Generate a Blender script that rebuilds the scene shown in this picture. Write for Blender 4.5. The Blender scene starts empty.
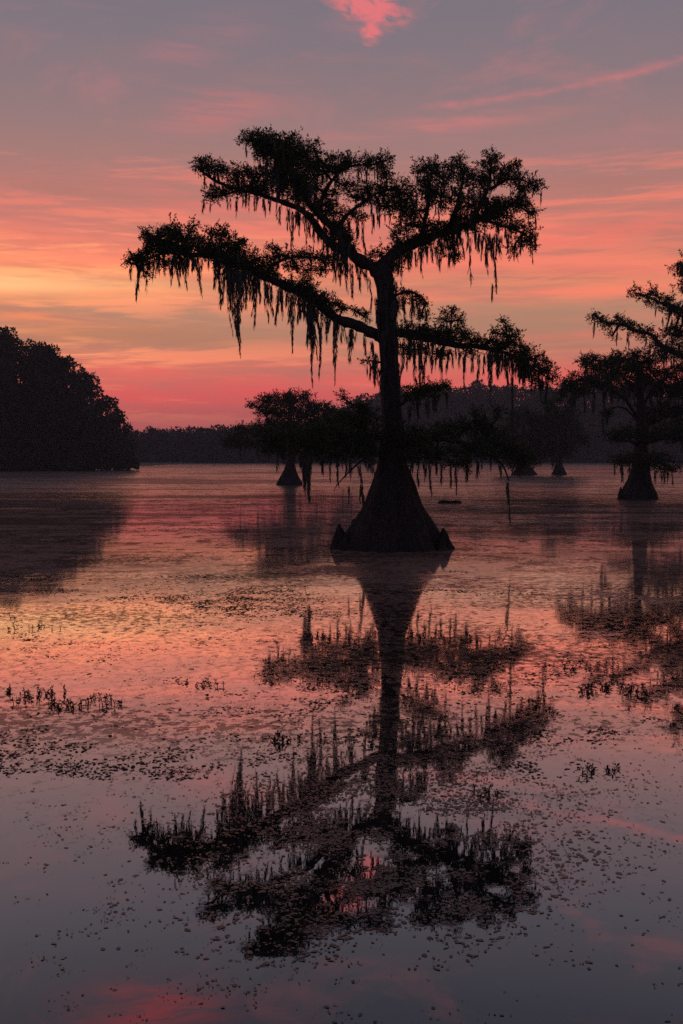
import bpy, math, random
import numpy as np
from mathutils import Vector, noise

random.seed(7)
rng = np.random.default_rng(11)
scene = bpy.context.scene
COL = scene.collection

# ------------------------------------------------------------------ camera
F = 1150.0                    # focal length in pixels of the 683 px wide frame
HOR = 455.0                   # image row of the horizon
CAM_H = 2.2
PITCH = math.atan((512.0 - HOR) / F)
cam_data = bpy.data.cameras.new("camera")
cam = bpy.data.objects.new("camera", cam_data)
COL.objects.link(cam)
cam_data.sensor_fit = 'HORIZONTAL'
cam_data.sensor_width = 36.0
cam_data.lens = 36.0 * F / 683.0
cam_data.clip_start = 0.1
cam_data.clip_end = 6000
cam.location = (0, 0, CAM_H)
cam.rotation_euler = (math.pi / 2 - PITCH, 0, 0)
scene.camera = cam

# ------------------------------------------------------------------ colour management
scene.view_settings.view_transform = 'Standard'
scene.view_settings.look = 'None'
scene.view_settings.exposure = 0.10
scene.view_settings.gamma = 1.0
scene.cycles.max_bounces = 6
scene.cycles.diffuse_bounces = 2
scene.cycles.glossy_bounces = 3
scene.cycles.volume_bounces = 0
scene.cycles.use_denoising = False


def lin(r, g, b):
    def f(c):
        c /= 255.0
        return c / 12.92 if c <= 0.04045 else ((c + 0.055) / 1.055) ** 2.4
    return (f(r), f(g), f(b), 1.0)


# ------------------------------------------------------------------ node helpers
class NT:
    def __init__(self, tree):
        self.t = tree
        tree.nodes.clear()

    def node(self, typ, **kw):
        n = self.t.nodes.new(typ)
        for k, v in kw.items():
            setattr(n, k, v)
        return n

    def link(self, a, b):
        self.t.links.new(a, b)

    def put(self, sock, v):
        if isinstance(v, bpy.types.NodeSocket):
            self.t.links.new(v, sock)
        else:
            sock.default_value = v

    def m(self, op, a, b=0.0, c=0.0, clamp=False):
        n = self.node('ShaderNodeMath', operation=op, use_clamp=clamp)
        self.put(n.inputs[0], a)
        self.put(n.inputs[1], b)
        if len(n.inputs) > 2:
            self.put(n.inputs[2], c)
        return n.outputs[0]

    def add(self, a, b): return self.m('ADD', a, b)
    def sub(self, a, b): return self.m('SUBTRACT', a, b)
    def mul(self, a, b): return self.m('MULTIPLY', a, b)

    def gauss(self, u, v, u0, v0, su, sv, rot=0.0):
        du, dv = self.sub(u, u0), self.sub(v, v0)
        if rot:
            c, s = math.cos(math.radians(rot)), math.sin(math.radians(rot))
            du, dv = self.add(self.mul(du, c), self.mul(dv, s)), self.sub(self.mul(dv, c), self.mul(du, s))
        a = self.m('POWER', self.m('ABSOLUTE', self.m('DIVIDE', du, su)), 2.0)
        b = self.m('POWER', self.m('ABSOLUTE', self.m('DIVIDE', dv, sv)), 2.0)
        return self.m('EXPONENT', self.mul(self.add(a, b), -1.0))

    def comb(self, x, y, z=0.0):
        n = self.node('ShaderNodeCombineXYZ')
        self.put(n.inputs[0], x); self.put(n.inputs[1], y); self.put(n.inputs[2], z)
        return n.outputs[0]

    def noise(self, vec, scale=1.0, detail=4.0, rough=0.55, dist=0.0, lac=2.0):
        n = self.node('ShaderNodeTexNoise')
        self.put(n.inputs['Vector'], vec)
        n.inputs['Scale'].default_value = scale
        n.inputs['Detail'].default_value = detail
        n.inputs['Roughness'].default_value = rough
        n.inputs['Distortion'].default_value = dist
        n.inputs['Lacunarity'].default_value = lac
        return n.outputs[0]

    def smooth(self, x, lo, hi, a=0.0, b=1.0):
        n = self.node('ShaderNodeMapRange', interpolation_type='SMOOTHSTEP')
        self.put(n.inputs[0], x)
        n.inputs[1].default_value = lo; n.inputs[2].default_value = hi
        n.inputs[3].default_value = a; n.inputs[4].default_value = b
        return n.outputs[0]

    def mix(self, fac, a, b, blend='MIX'):
        n = self.node('ShaderNodeMix', data_type='RGBA', blend_type=blend)
        n.clamp_factor = True
        self.put(n.inputs[0], fac); self.put(n.inputs[6], a); self.put(n.inputs[7], b)
        return n.outputs[2]

    def ramp(self, x, stops):
        n = self.node('ShaderNodeValToRGB')
        cr = n.color_ramp
        while len(cr.elements) < len(stops):
            cr.elements.new(0.5)
        for e, (p, c) in zip(cr.elements, stops):
            e.position = p; e.color = c
        self.put(n.inputs[0], x)
        return n.outputs[0]


# ------------------------------------------------------------------ world: dusk sky
SUN_AZ = math.radians(-17.0)      # left of the view, behind the left wood
SUN_EL = math.radians(1.0)
world = bpy.data.worlds.new("World")
scene.world = world
world.use_nodes = True
w = NT(world.node_tree)
tc = w.node('ShaderNodeTexCoord')
sep = w.node('ShaderNodeSeparateXYZ')
w.link(tc.outputs['Generated'], sep.inputs[0])
X, Y, Z = sep.outputs
U = w.mul(w.m('ARCTAN2', X, Y), F)                      # azimuth and elevation, 1150 units to the radian
hor = w.m('MAXIMUM', w.m('SQRT', w.add(w.mul(X, X), w.mul(Y, Y))), 0.05)
V = w.m('ABSOLUTE', w.mul(w.m('DIVIDE', Z, hor), F))    # tangent of the elevation
warp = w.noise(w.comb(w.mul(U, 0.004), w.mul(V, 0.012)), 1.0, 3.0, 0.5)
Vw = w.add(V, w.mul(w.sub(warp, 0.5), 26.0))
VM = 900.0
base = w.ramp(w.m('DIVIDE', Vw, VM), [(v / VM, lin(*c)) for v, c in [
    (0, (156, 84, 94)), (38, (188, 88, 97)), (58, (210, 92, 96)), (78, (208, 104, 99)), (102, (184, 116, 103)),
    (135, (174, 124, 108)), (160, (204, 126, 104)), (185, (218, 120, 102)), (215, (198, 114, 105)),
    (255, (168, 110, 109)), (300, (146, 111, 115)), (355, (128, 108, 117)), (455, (110, 104, 117)),
    (560, (92, 92, 107)), (860, (78, 80, 98))]])
# long streaks of lit cloud, drawn out sideways and a little tilted
su = w.comb(w.mul(U, 0.0042), w.mul(w.add(V, w.mul(U, 0.03)), 0.046), 4.0)
st = w.noise(su, 1.0, 6.0, 0.60, 0.5)
st2 = w.noise(w.comb(w.mul(U, 0.010), w.mul(w.sub(V, w.mul(U, 0.05)), 0.13), 8.0), 1.0, 5.0, 0.6, 0.8)
st = w.add(st, w.mul(w.sub(st2, 0.5), 0.42))
leftw = w.mul(w.smooth(U, 120, -300), w.smooth(V, 240, 195))
hot = w.smooth(st, 0.49, 0.64)
cool = w.smooth(st, 0.50, 0.36)
band = w.m('MULTIPLY', w.smooth(V, 20, 70), w.smooth(V, 330, 240))
band = w.mul(band, w.sub(1.0, w.mul(w.gauss(U, V, 20, 127, 420, 18), 0.70)))
c1 = w.mix(w.mul(w.mul(hot, band), w.add(0.55, w.mul(leftw, 0.35))), base, w.mix(leftw, lin(238, 122, 106), lin(255, 150, 112)))
c1 = w.mix(w.mul(w.mul(cool, band), 0.60), c1, lin(160, 108, 104))
# thin high wisps
wisp = w.smooth(w.noise(w.comb(w.mul(w.add(U, V), 0.006), w.mul(w.sub(V, w.mul(U, 0.25)), 0.014)), 1.0, 5.0, 0.6, 0.8), 0.50, 0.75)
c1 = w.mix(w.mul(w.mul(wisp, w.smooth(V, 230, 330)), 0.35), c1, lin(186, 112, 116))
# named cloud pieces: (az, el, half width, half height, tilt, colour, amount)
frag = w.noise(w.comb(w.mul(U, 0.009), w.mul(w.add(V, w.mul(U, 0.04)), 0.085)), 1.0, 6.0, 0.62, 0.4)
fr = w.smooth(frag, 0.38, 0.60)
for (u0, v0, a, b, rot, c, amt, fragd) in [
    (-350, 160, 110, 8, 0, (255, 166, 118), 0.85, 1),
    (-330, 168, 150, 13, 0, (255, 178, 122), 0.95, 1),
    (-345, 185, 110, 7, -4, (255, 150, 108), 0.85, 1),
    (-250, 190, 120, 11, 3, (250, 134, 108), 0.7, 1),
    (-300, 212, 150, 9, -6, (232, 120, 104), 0.7, 1),
    (-310, 152, 90, 6, 2, (190, 116, 92), 0.6, 0),
    (-300, 132, 80, 6, -3, (236, 132, 96), 0.85, 1),
    (-250, 118, 120, 9, 0, (180, 118, 92), 0.6, 0),
    (-190, 82, 75, 12, 5, (226, 100, 98), 0.8, 1),
    (-150, 62, 170, 9, 2, (226, 84, 92), 0.75, 1),
    (-60, 58, 120, 8, 0, (224, 80, 90), 0.6, 0),
    (60, 74, 260, 8, 1, (222, 92, 92), 0.45, 1),
    (-120, 115, 90, 10, 0, (168, 118, 98), 0.5, 0),
    (130, 132, 230, 17, 0, (162, 118, 104), 0.75, 0),
    (210, 158, 210, 8, 1, (240, 122, 104), 0.75, 1),
    (200, 180, 200, 6, -2, (196, 106, 102), 0.5, 1),
    (200, 208, 220, 13, 4, (226, 110, 102), 0.7, 1),
    (250, 116, 160, 4, 2, (224, 112, 98), 0.7, 1),
    (240, 75, 170, 11, 0, (220, 92, 92), 0.7, 0),
    (-70, 235, 120, 22, -8, (214, 108, 106), 0.6, 1),
    (-120, 338, 60, 20, 10, (188, 108, 112), 0.6, 1),
    (-150, 395, 70, 20, 25, (160, 108, 118), 0.5, 1),
    (110, 325, 110, 9, 5, (190, 112, 116), 0.6, 1),
    (-320, 240, 110, 20, -12, (196, 112, 112), 0.6, 1),
    (260, 300, 120, 20, 8, (156, 110, 118), 0.5, 1),
    (-190, 560, 70, 26, 5, (190, 84, 96), 0.9, 1),
    (-300, 178, 130, 4, 1, (255, 166, 118), 0.8, 1),
    (-350, 162, 130, 9, 0, (255, 182, 132), 0.97, 0),
    (-240, 157, 90, 4, 2, (246, 142, 108), 0.7, 1),
]:
    g = w.gauss(U, V, u0, v0, a, b, rot)
    g = w.mul(g, amt)
    if fragd:
        g = w.mul(g, w.add(w.mul(fr, 0.85), 0.22))
    c1 = w.mix(g, c1, lin(*c))
# bright pink tuft high up
tn = w.noise(w.comb(w.mul(w.sub(U, V), 0.035), w.mul(w.add(V, w.mul(U, 0.4)), 0.09)), 1.0, 6.0, 0.65, 0.6)
tuft = w.m('MAXIMUM', w.gauss(U, V, 27, 438, 38, 17, -16), w.gauss(U, V, -2, 456, 50, 14, -22))
tuft = w.m('MAXIMUM', tuft, w.mul(w.gauss(U, V, 29, 416, 11, 16, 0), 0.75))
tuft = w.smooth(w.mul(tuft, w.add(w.mul(w.sub(tn, 0.5), 4.0), 1.0)), 0.12, 0.90)
c1 = w.mix(w.mul(tuft, 0.85), c1, lin(216, 108, 114))
# vapour trail
du = w.sub(U, 78.0)
line = w.sub(V, w.add(w.add(340.0, w.mul(du, 0.07)), w.mul(w.mul(du, du), 0.00024)))
tn2 = w.noise(w.comb(w.mul(U, 0.05), w.mul(V, 0.12)), 1.0, 4.0, 0.6)
tr = w.m('EXPONENT', w.mul(w.m('POWER', w.m('ABSOLUTE', w.m('DIVIDE', line, w.add(1.4, w.mul(tn2, 4.5)))), 2.0), -1.0))
tr = w.mul(tr, w.mul(w.smooth(U, 60, 110), w.smooth(U, 900, 420)))
c1 = w.mix(w.mul(tr, w.add(w.mul(tn2, 1.5), -0.32)), c1, lin(188, 110, 116))
c1 = w.mix(w.smooth(V, 480, 220, 0.35, 1.0), c1, (1.03, 1.06, 0.92, 1), 'MULTIPLY')
# the opposite side of the sky is a dim slate blue
away = w.smooth(w.m('ABSOLUTE', U), 700, 2400)
c1 = w.mix(away, c1, w.ramp(w.m('DIVIDE', V, 1800.0), [(0, lin(84, 74, 88)), (0.3, lin(80, 78, 94)), (1, lin(62, 68, 90))]))
bg = w.node('ShaderNodeBackground')
w.link(c1, bg.inputs[0]); bg.inputs[1].default_value = 1.17
sky = w.node('ShaderNodeTexSky', sky_type='NISHITA')
sky.sun_disc = False
sky.sun_elevation = SUN_EL
sky.sun_rotation = SUN_AZ
bg2 = w.node('ShaderNodeBackground')
w.link(sky.outputs[0], bg2.inputs[0]); bg2.inputs[1].default_value = 0.002
ad = w.node('ShaderNodeAddShader')
w.link(bg.outputs[0], ad.inputs[0]); w.link(bg2.outputs[0], ad.inputs[1])
out = w.node('ShaderNodeOutputWorld')
w.link(ad.outputs[0], out.inputs[0])
world.cycles.sampling_method = 'MANUAL'
world.cycles.sample_map_resolution = 512

# the sun is at the horizon behind cloud: almost nothing of it is left
sl = bpy.data.lights.new("sun", 'SUN')
sl.energy = 0.008
sl.angle = math.radians(45)
sl.color = (1.0, 0.62, 0.42)
sun = bpy.data.objects.new("sun", sl)
COL.objects.link(sun)
sd = Vector((math.sin(SUN_AZ) * math.cos(SUN_EL), math.cos(SUN_AZ) * math.cos(SUN_EL), math.sin(math.radians(6))))
sun.rotation_euler = sd.to_track_quat('Z', 'Y').to_euler()


# ------------------------------------------------------------------ geometry helpers
SP, CP = math.sin(PITCH), math.cos(PITCH)


def at(px, py, Yw):
    """world point seen at pixel (px, py) that stands Yw metres out"""
    u = (px - 341.5) / F
    v = -(py - 512.0) / F
    dy = CP + v * SP
    dz = -SP + v * CP
    t = Yw / dy
    return np.array([u * t, Yw, CAM_H + dz * t])


def ground_dist(py):
    v = -(py - 512.0) / F
    return CAM_H * (CP + v * SP) / (SP - v * CP)


class MB:
    """collects vertices and faces (quads / tris / ngons) for ONE mesh"""
    def __init__(self):
        self.v, self.f, self.n = [], [], 0

    def add(self, verts, faces):
        verts = np.asarray(verts, float).reshape(-1, 3)
        self.v.append(verts)
        self.f.append(np.asarray(faces, int) + self.n)
        self.n += len(verts)

    def build(self, name, mat, parent=None, smooth=False):
        me = bpy.data.meshes.new(name)
        V_ = np.concatenate(self.v)
        sizes, idx = [], []
        for f in self.f:
            sizes.append(np.full(len(f), f.shape[1])); idx.append(f.ravel())
        sizes = np.concatenate(sizes); idx = np.concatenate(idx)
        off = np.zeros_like(V_[0]) if parent is None else np.array(parent_world(parent))
        V_ = V_ - off
        me.vertices.add(len(V_)); me.vertices.foreach_set('co', V_.astype(np.float32).ravel())
        me.loops.add(len(idx)); me.loops.foreach_set('vertex_index', idx.astype(np.int32))
        me.polygons.add(len(sizes))
        starts = np.concatenate([[0], np.cumsum(sizes)[:-1]])
        me.polygons.foreach_set('loop_start', starts.astype(np.int32))
        me.polygons.foreach_set('loop_total', sizes.astype(np.int32))
        if smooth:
            me.polygons.foreach_set('use_smooth', np.ones(len(sizes), bool))
        me.update(calc_edges=True)
        me.validate()
        me.materials.append(mat)
        o = bpy.data.objects.new(name, me)
        COL.objects.link(o)
        if parent is not None:
            o.parent = parent
        return o


def parent_world(o):
    p = Vector((0, 0, 0))
    while o is not None:
        p += o.location
        o = o.parent
    return p


def empty(name, loc, label, cat, group=None):
    o = bpy.data.objects.new(name, None)
    COL.objects.link(o)
    o.location = loc
    o['label'] = label; o['category'] = cat
    if group: o['group'] = group
    return o


def kind(o, k, label=None, cat=None):
    o['kind'] = k
    if label: o['label'] = label
    if cat: o['category'] = cat
    return o


def catmull(P, n):
    P = np.asarray(P, float)
    if len(P) == 2:
        return np.array([P[0] + (P[1] - P[0]) * t for t in np.linspace(0, 1, n)])
    Q = np.vstack([2 * P[0] - P[1], P, 2 * P[-1] - P[-2]])
    outp = []
    ts = np.linspace(0, len(P) - 1, n)
    for t in ts:
        i = min(int(t), len(P) - 2); u = t - i
        a, b, c, d = Q[i], Q[i + 1], Q[i + 2], Q[i + 3]
        outp.append(0.5 * ((2 * b) + (-a + c) * u + (2 * a - 5 * b + 4 * c - d) * u * u + (-a + 3 * b - 3 * c + d) * u ** 3))
    return np.array(outp)


def tube(mb, pts, rad, seg=8, rough=0.0, freq=3.0):
    pts = np.asarray(pts, float); n = len(pts)
    d = np.gradient(pts, axis=0)
    d /= np.linalg.norm(d, axis=1)[:, None] + 1e-9
    ref = np.array([0.0, 1.0, 0.0])
    V_ = []
    for i in range(n):
        a = np.cross(d[i], ref)
        if np.linalg.norm(a) < 0.15:
            a = np.cross(d[i], [1, 0, 0])
        a /= np.linalg.norm(a)
        b = np.cross(d[i], a)
        for k in range(seg):
            th = 2 * math.pi * k / seg
            r = rad[i]
            if rough:
                q = pts[i] * freq + np.array([math.cos(th), math.sin(th), 0]) * 1.3
                r *= 1 + rough * noise.noise(Vector(q))
            V_.append(pts[i] + r * (math.cos(th) * a + math.sin(th) * b))
    F_ = [(i * seg + k, i * seg + (k + 1) % seg, (i + 1) * seg + (k + 1) % seg, (i + 1) * seg + k)
          for i in range(n - 1) for k in range(seg)]
    mb.add(V_, F_)


def unit(a):
    return a / (np.linalg.norm(a, axis=1)[:, None] + 1e-9)


def leaf_quads(mb, C, Dir, L, W):
    """diamond shaped leaflets at C, pointing along Dir"""
    n = len(C)
    Dir = unit(Dir)
    side = unit(np.cross(Dir, rng.normal(size=(n, 3))))
    L = np.broadcast_to(L, n)[:, None]; W = np.broadcast_to(W, n)[:, None]
    nrm = np.cross(Dir, side)
    a = C
    b = C + Dir * L * 0.45 + side * W * 0.5 + nrm * W * 0.1
    c = C + Dir * L - nrm * W * 0.2
    d = C + Dir * L * 0.45 - side * W * 0.5 + nrm * W * 0.1
    V_ = np.stack([a, b, c, d], 1).reshape(-1, 3)
    mb.add(V_, np.arange(4 * n).reshape(n, 4))


# ------------------------------------------------------------------ materials
def mat_bark():
    m = bpy.data.materials.new("cypress_bark"); m.use_nodes = True
    t = NT(m.node_tree)
    co = t.node('ShaderNodeTexCoord').outputs['Object']
    mp = t.node('ShaderNodeMapping'); t.link(co, mp.inputs[0]); mp.inputs['Scale'].default_value = (9, 9, 1.6)
    nz = t.noise(mp.outputs[0], 2.0, 6, 0.65, 0.4)
    c = t.ramp(nz, [(0.3, (0.014, 0.012, 0.011, 1)), (0.55, (0.040, 0.034, 0.031, 1)), (0.8, (0.085, 0.072, 0.066, 1))])
    p = t.node('ShaderNodeBsdfPrincipled')
    t.link(c, p.inputs['Base Color']); p.inputs['Roughness'].default_value = 0.9
    p.inputs['Specular IOR Level'].default_value = 0.15
    b = t.node('ShaderNodeBump'); b.inputs['Strength'].default_value = 0.8; b.inputs['Distance'].default_value = 0.03
    t.link(nz, b.inputs['Height']); t.link(b.outputs[0], p.inputs['Normal'])
    o = t.node('ShaderNodeOutputMaterial'); t.link(p.outputs[0], o.inputs[0])
    return m


def mat_leaf(name, c0, c1, scale=4.0, rough=0.7, spec=0.2):
    m = bpy.data.materials.new(name); m.use_nodes = True
    t = NT(m.node_tree)
    g = t.node('ShaderNodeNewGeometry').outputs['Position']
    nz = t.noise(g, scale, 4, 0.6)
    c = t.ramp(nz, [(0.3, (*c0, 1)), (0.7, (*c1, 1))])
    p = t.node('ShaderNodeBsdfPrincipled')
    t.link(c, p.inputs['Base Color']); p.inputs['Roughness'].default_value = rough
    p.inputs['Specular IOR Level'].default_value = spec
    o = t.node('ShaderNodeOutputMaterial'); t.link(p.outputs[0], o.inputs[0])
    return m


BARK = mat_bark()
LEAF = mat_leaf("cypress_needles", (0.030, 0.042, 0.018), (0.070, 0.085, 0.036), 3.0)
MOSS = mat_leaf("spanish_moss", (0.060, 0.062, 0.052), (0.11, 0.11, 0.095), 8.0, 0.9, 0.05)
WOOD = mat_leaf("forest_leaves", (0.026, 0.034, 0.018), (0.048, 0.058, 0.030), 0.25)
SOIL = mat_leaf("bank_soil", (0.030, 0.028, 0.020), (0.060, 0.060, 0.035), 0.4)


# ------------------------------------------------------------------ water
def mat_water():
    m = bpy.data.materials.new("lake_water"); m.use_nodes = True
    t = NT(m.node_tree)
    pos = t.node('ShaderNodeNewGeometry').outputs['Position']
    s = t.node('ShaderNodeSeparateXYZ'); t.link(pos, s.inputs[0])
    x, y = s.outputs[0], s.outputs[1]
    # film of duckweed: mats with ragged edges, far denser out on the open lake
    big = t.noise(t.comb(t.mul(x, 0.16), t.mul(y, 0.22)), 1.0, 5.0, 0.6, 0.6)
    fine = t.noise(t.comb(t.mul(x, 5.0), t.mul(y, 6.0)), 1.0, 4.0, 0.7)
    grain = t.noise(t.comb(t.mul(x, 22.0), t.mul(y, 22.0)), 1.0, 3.0, 0.7)
    dens = t.add(t.smooth(y, 7.0, 27.0, -0.16, 0.30), t.mul(t.sub(big, 0.5), 1.1))
    film = t.smooth(t.add(dens, t.mul(t.sub(fine, 0.5), 1.5)), 0.00, 0.22)
    film = t.m('MULTIPLY', film, 0.85)
    # fine dark dashes: single leaves and bits of weed too far off to make out
    dash = t.noise(t.comb(t.mul(x, 9.0), t.mul(y, 7.0), 5.0), 1.0, 5.0, 0.72)
    dash2 = t.noise(t.comb(t.mul(x, 1.6), t.mul(y, 1.1), 9.0), 1.0, 7.0, 0.72)
    drift = t.noise(t.comb(t.mul(x, 0.25), t.mul(y, 0.35), 2.0), 1.0, 4.0, 0.6)
    dm = t.smooth(t.add(dash, t.mul(t.sub(drift, 0.5), 0.6)), 0.555, 0.585)
    dm = t.mul(dm, t.smooth(y, 6.0, 10.0))
    dm2 = t.smooth(t.add(dash2, t.mul(t.sub(drift, 0.5), 0.2)), 0.535, 0.57)
    dm2 = t.mul(dm2, t.smooth(y, 16.0, 26.0))
    dm = t.m('MAXIMUM', dm, dm2)
    # long wind rows of weed out on the lake
    row = t.noise(t.comb(t.mul(x, 0.05), t.mul(y, 0.22), 14.0), 1.0, 9.0, 0.72, 0.2)
    rowm = t.mul(t.smooth(row, 0.53, 0.555), t.smooth(y, 18.0, 34.0))
    row2 = t.noise(t.comb(t.mul(x, 0.30), t.mul(y, 0.9), 17.0), 1.0, 7.0, 0.75, 0.2)
    rowm2 = t.mul(t.smooth(row2, 0.54, 0.57), t.smooth(y, 13.0, 20.0))
    dm = t.m('MAXIMUM', dm, t.mul(t.m('MAXIMUM', rowm, t.mul(rowm2, 0.7)), t.smooth(fine, 0.30, 0.60, 0.45, 1.0)))
    # pale specks of duckweed that break up the mirror
    spk = t.noise(t.comb(t.mul(x, 8.0), t.mul(y, 6.0), 22.0), 1.0, 5.0, 0.75)
    spk = t.smooth(t.add(spk, t.mul(t.sub(big, 0.5), 0.25)), 0.50, 0.535)
    spk = t.mul(spk, t.smooth(y, 6.5, 12.0, 0.0, 0.8))
    film = t.m('MAXIMUM', film, spk)
    # dark weed islands just breaking the surface
    isl = t.noise(t.comb(t.mul(x, 0.10), t.mul(y, 0.16), 7.0), 1.0, 6.0, 0.65, 0.3)
    far_isl = t.noise(t.comb(t.mul(x, 0.018), t.mul(y, 0.045), 3.0), 1.0, 6.0, 0.62, 0.3)
    isl = t.m('MAXIMUM', t.smooth(t.add(isl, t.mul(t.sub(fine, 0.5), 0.30)), 0.585, 0.66),
              t.mul(t.smooth(far_isl, 0.55, 0.62), t.smooth(y, 45, 80)))
    isl = t.mul(isl, t.smooth(y, 9.0, 15.0))
    isl = t.mul(isl, t.smooth(grain, 0.34, 0.52, 0.35, 1.0))
    # ripples
    rip = t.noise(t.comb(t.mul(x, 1.1), t.mul(y, 1.5)), 1.0, 3.0, 0.5)
    rip2 = t.noise(t.comb(t.mul(x, 9.0), t.mul(y, 11.0)), 1.0, 2.0, 0.5)
    h = t.add(t.mul(rip, t.add(t.smooth(y, 8, 45, 0.0008, 0.004), t.smooth(y, 36, 70, 0.0, 0.034))), t.mul(rip2, t.smooth(y, 8, 60, 0.00006, 0.0010)))
    h = t.add(h, t.mul(t.mul(grain, film), 0.0002))
    h = t.add(h, t.mul(t.mul(grain, isl), 0.006))
    b = t.node('ShaderNodeBump'); b.inputs['Strength'].default_value = 1.0; b.inputs['Distance'].default_value = 1.0
    t.link(h, b.inputs['Height'])
    # clear water: mirror over dark depth
    lw = t.node('ShaderNodeLayerWeight'); lw.inputs[0].default_value = 0.5
    t.link(b.outputs[0], lw.inputs[1])
    fr = t.m('MINIMUM', t.mul(t.m('POWER', lw.outputs['Facing'], 3.1), 1.6), 0.97)
    gl = t.node('ShaderNodeBsdfGlossy'); gl.inputs['Color'].default_value = (1, 0.97, 0.97, 1)
    t.link(t.add(t.mul(film, 0.02), t.add(t.smooth(y, 7, 30, 0.010, 0.028), t.smooth(y, 42, 80, 0.0, 0.14))), gl.inputs['Roughness'])
    t.link(b.outputs[0], gl.inputs['Normal'])
    dp = t.node('ShaderNodeBsdfDiffuse'); dp.inputs[0].default_value = (0.012, 0.011, 0.012, 1)
    wt = t.node('ShaderNodeMixShader')
    t.link(fr, wt.inputs[0]); t.link(dp.outputs[0], wt.inputs[1]); t.link(gl.outputs[0], wt.inputs[2])
    # duckweed film, with the pink light of the dusk sky mixed into its colour
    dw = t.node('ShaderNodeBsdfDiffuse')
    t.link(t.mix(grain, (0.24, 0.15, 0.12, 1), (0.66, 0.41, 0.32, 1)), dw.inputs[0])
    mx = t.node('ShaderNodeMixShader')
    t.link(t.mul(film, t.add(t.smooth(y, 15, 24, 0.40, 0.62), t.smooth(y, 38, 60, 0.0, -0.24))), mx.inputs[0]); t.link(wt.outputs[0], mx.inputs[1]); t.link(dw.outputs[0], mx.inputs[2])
    # weed islands
    wd = t.node('ShaderNodeBsdfDiffuse')
    t.link(t.mix(fine, (0.020, 0.017, 0.013, 1), (0.055, 0.042, 0.034, 1)), wd.inputs[0])
    mi = t.node('ShaderNodeMixShader')
    t.link(t.m('MAXIMUM', t.mul(isl, 0.72), t.mul(dm, 0.72)), mi.inputs[0]); t.link(mx.outputs[0], mi.inputs[1]); t.link(wd.outputs[0], mi.inputs[2])
    o = t.node('ShaderNodeOutputMaterial'); t.link(mi.outputs[0], o.inputs[0])
    return m


mb = MB()
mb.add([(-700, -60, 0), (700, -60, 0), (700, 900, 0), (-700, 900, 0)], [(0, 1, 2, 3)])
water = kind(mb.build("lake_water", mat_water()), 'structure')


# ------------------------------------------------------------------ banks and hill
def terrain(name, x0, x1, y0, y1, nx, ny, fn):
    xs, ys = np.linspace(x0, x1, nx), np.linspace(y0, y1, ny)
    V_ = [(x, y, fn(x, y)) for y in ys for x in xs]
    F_ = [(j * nx + i, j * nx + i + 1, (j + 1) * nx + i + 1, (j + 1) * nx + i) for j in range(ny - 1) for i in range(nx - 1)]
    m_ = MB(); m_.add(V_, F_)
    return kind(m_.build(name, SOIL, smooth=True), 'structure')


def sstep(x, a, b):
    t_ = min(1, max(0, (x - a) / (b - a)))
    return t_ * t_ * (3 - 2 * t_)


def bank_h(x, y):      # left bank under the near wood
    e = 2.2 * noise.noise(Vector((x * 0.12, y * 0.12, 0)))
    return -0.5 + 0.7 * sstep(-38 - x + e, -4, 4) * sstep(y + e, 160, 168)


def hill_h(x, y):      # far shore: rises into the hill on the right
    e = 6 * noise.noise(Vector((x * 0.02, y * 0.02, 2)))
    shore = sstep(y + e, 312, 324)
    rise = sstep(y, 325, 420) * (2.0 + 11.0 * sstep(x, -10, 35))
    return -0.5 + shore * (0.9 + rise + 1.2 * noise.noise(Vector((x * 0.015, y * 0.02, 5))))


terrain("left_bank", -200, -20, 150, 330, 60, 60, bank_h)
terrain("far_shore_hill", -600, 600, 300, 850, 150, 60, hill_h)


# ------------------------------------------------------------------ woods
def wood(name, label, trees, leaf, per_m2, mat):
    """one mesh of many crowns with their trunks: trees = (x, y, ground, height, radius, crown bottom share)"""
    m_ = MB()
    for (x, y, g, h, r, lo) in trees:
        # clumps over the crown surface and through it
        nb = int(9 + r * 4)
        for k in range(nb):
            th = rng.uniform(0, 2 * math.pi); q = rng.uniform(0, 1)
            hz = lo + (1 - lo) * (q if k % 4 else q * 0.3)
            rr = r * math.sqrt(max(0.05, 1 - (max(0, (q - 0.35)) / 0.68) ** 2)) * rng.uniform(0.35, 0.85)
            c = np.array([x + rr * math.cos(th), y + rr * math.sin(th), g + h * hz - 0.2 * r])
            br = r * rng.uniform(0.38, 0.6)
            n = int(per_m2 * br * br * 5)
            d = unit(rng.normal(size=(n, 3)))
            rad = br * (0.55 + 0.45 * rng.random(n) ** 0.5)[:, None]
            P = c + d * rad * np.array([1, 1, 0.75])
            P[:, 2] = np.maximum(P[:, 2], g + 0.3)
            leaf_quads(m_, P, d + rng.normal(size=(n, 3)) * 0.7, leaf * rng.uniform(0.6, 1.5, n), leaf * rng.uniform(0.5, 0.9, n))
        tp = catmull([(x, y, g - 0.3), (x + rng.normal() * 0.3, y, g + h * 0.4), (x + rng.normal() * 0.6, y, g + h * 0.85)], 5)
        tube(m_, tp, np.linspace(h * 0.02 + 0.05, 0.05, 5), 6)
    o = m_.build(name, mat)
    return kind(o, 'stuff', label, 'wood')


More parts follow.
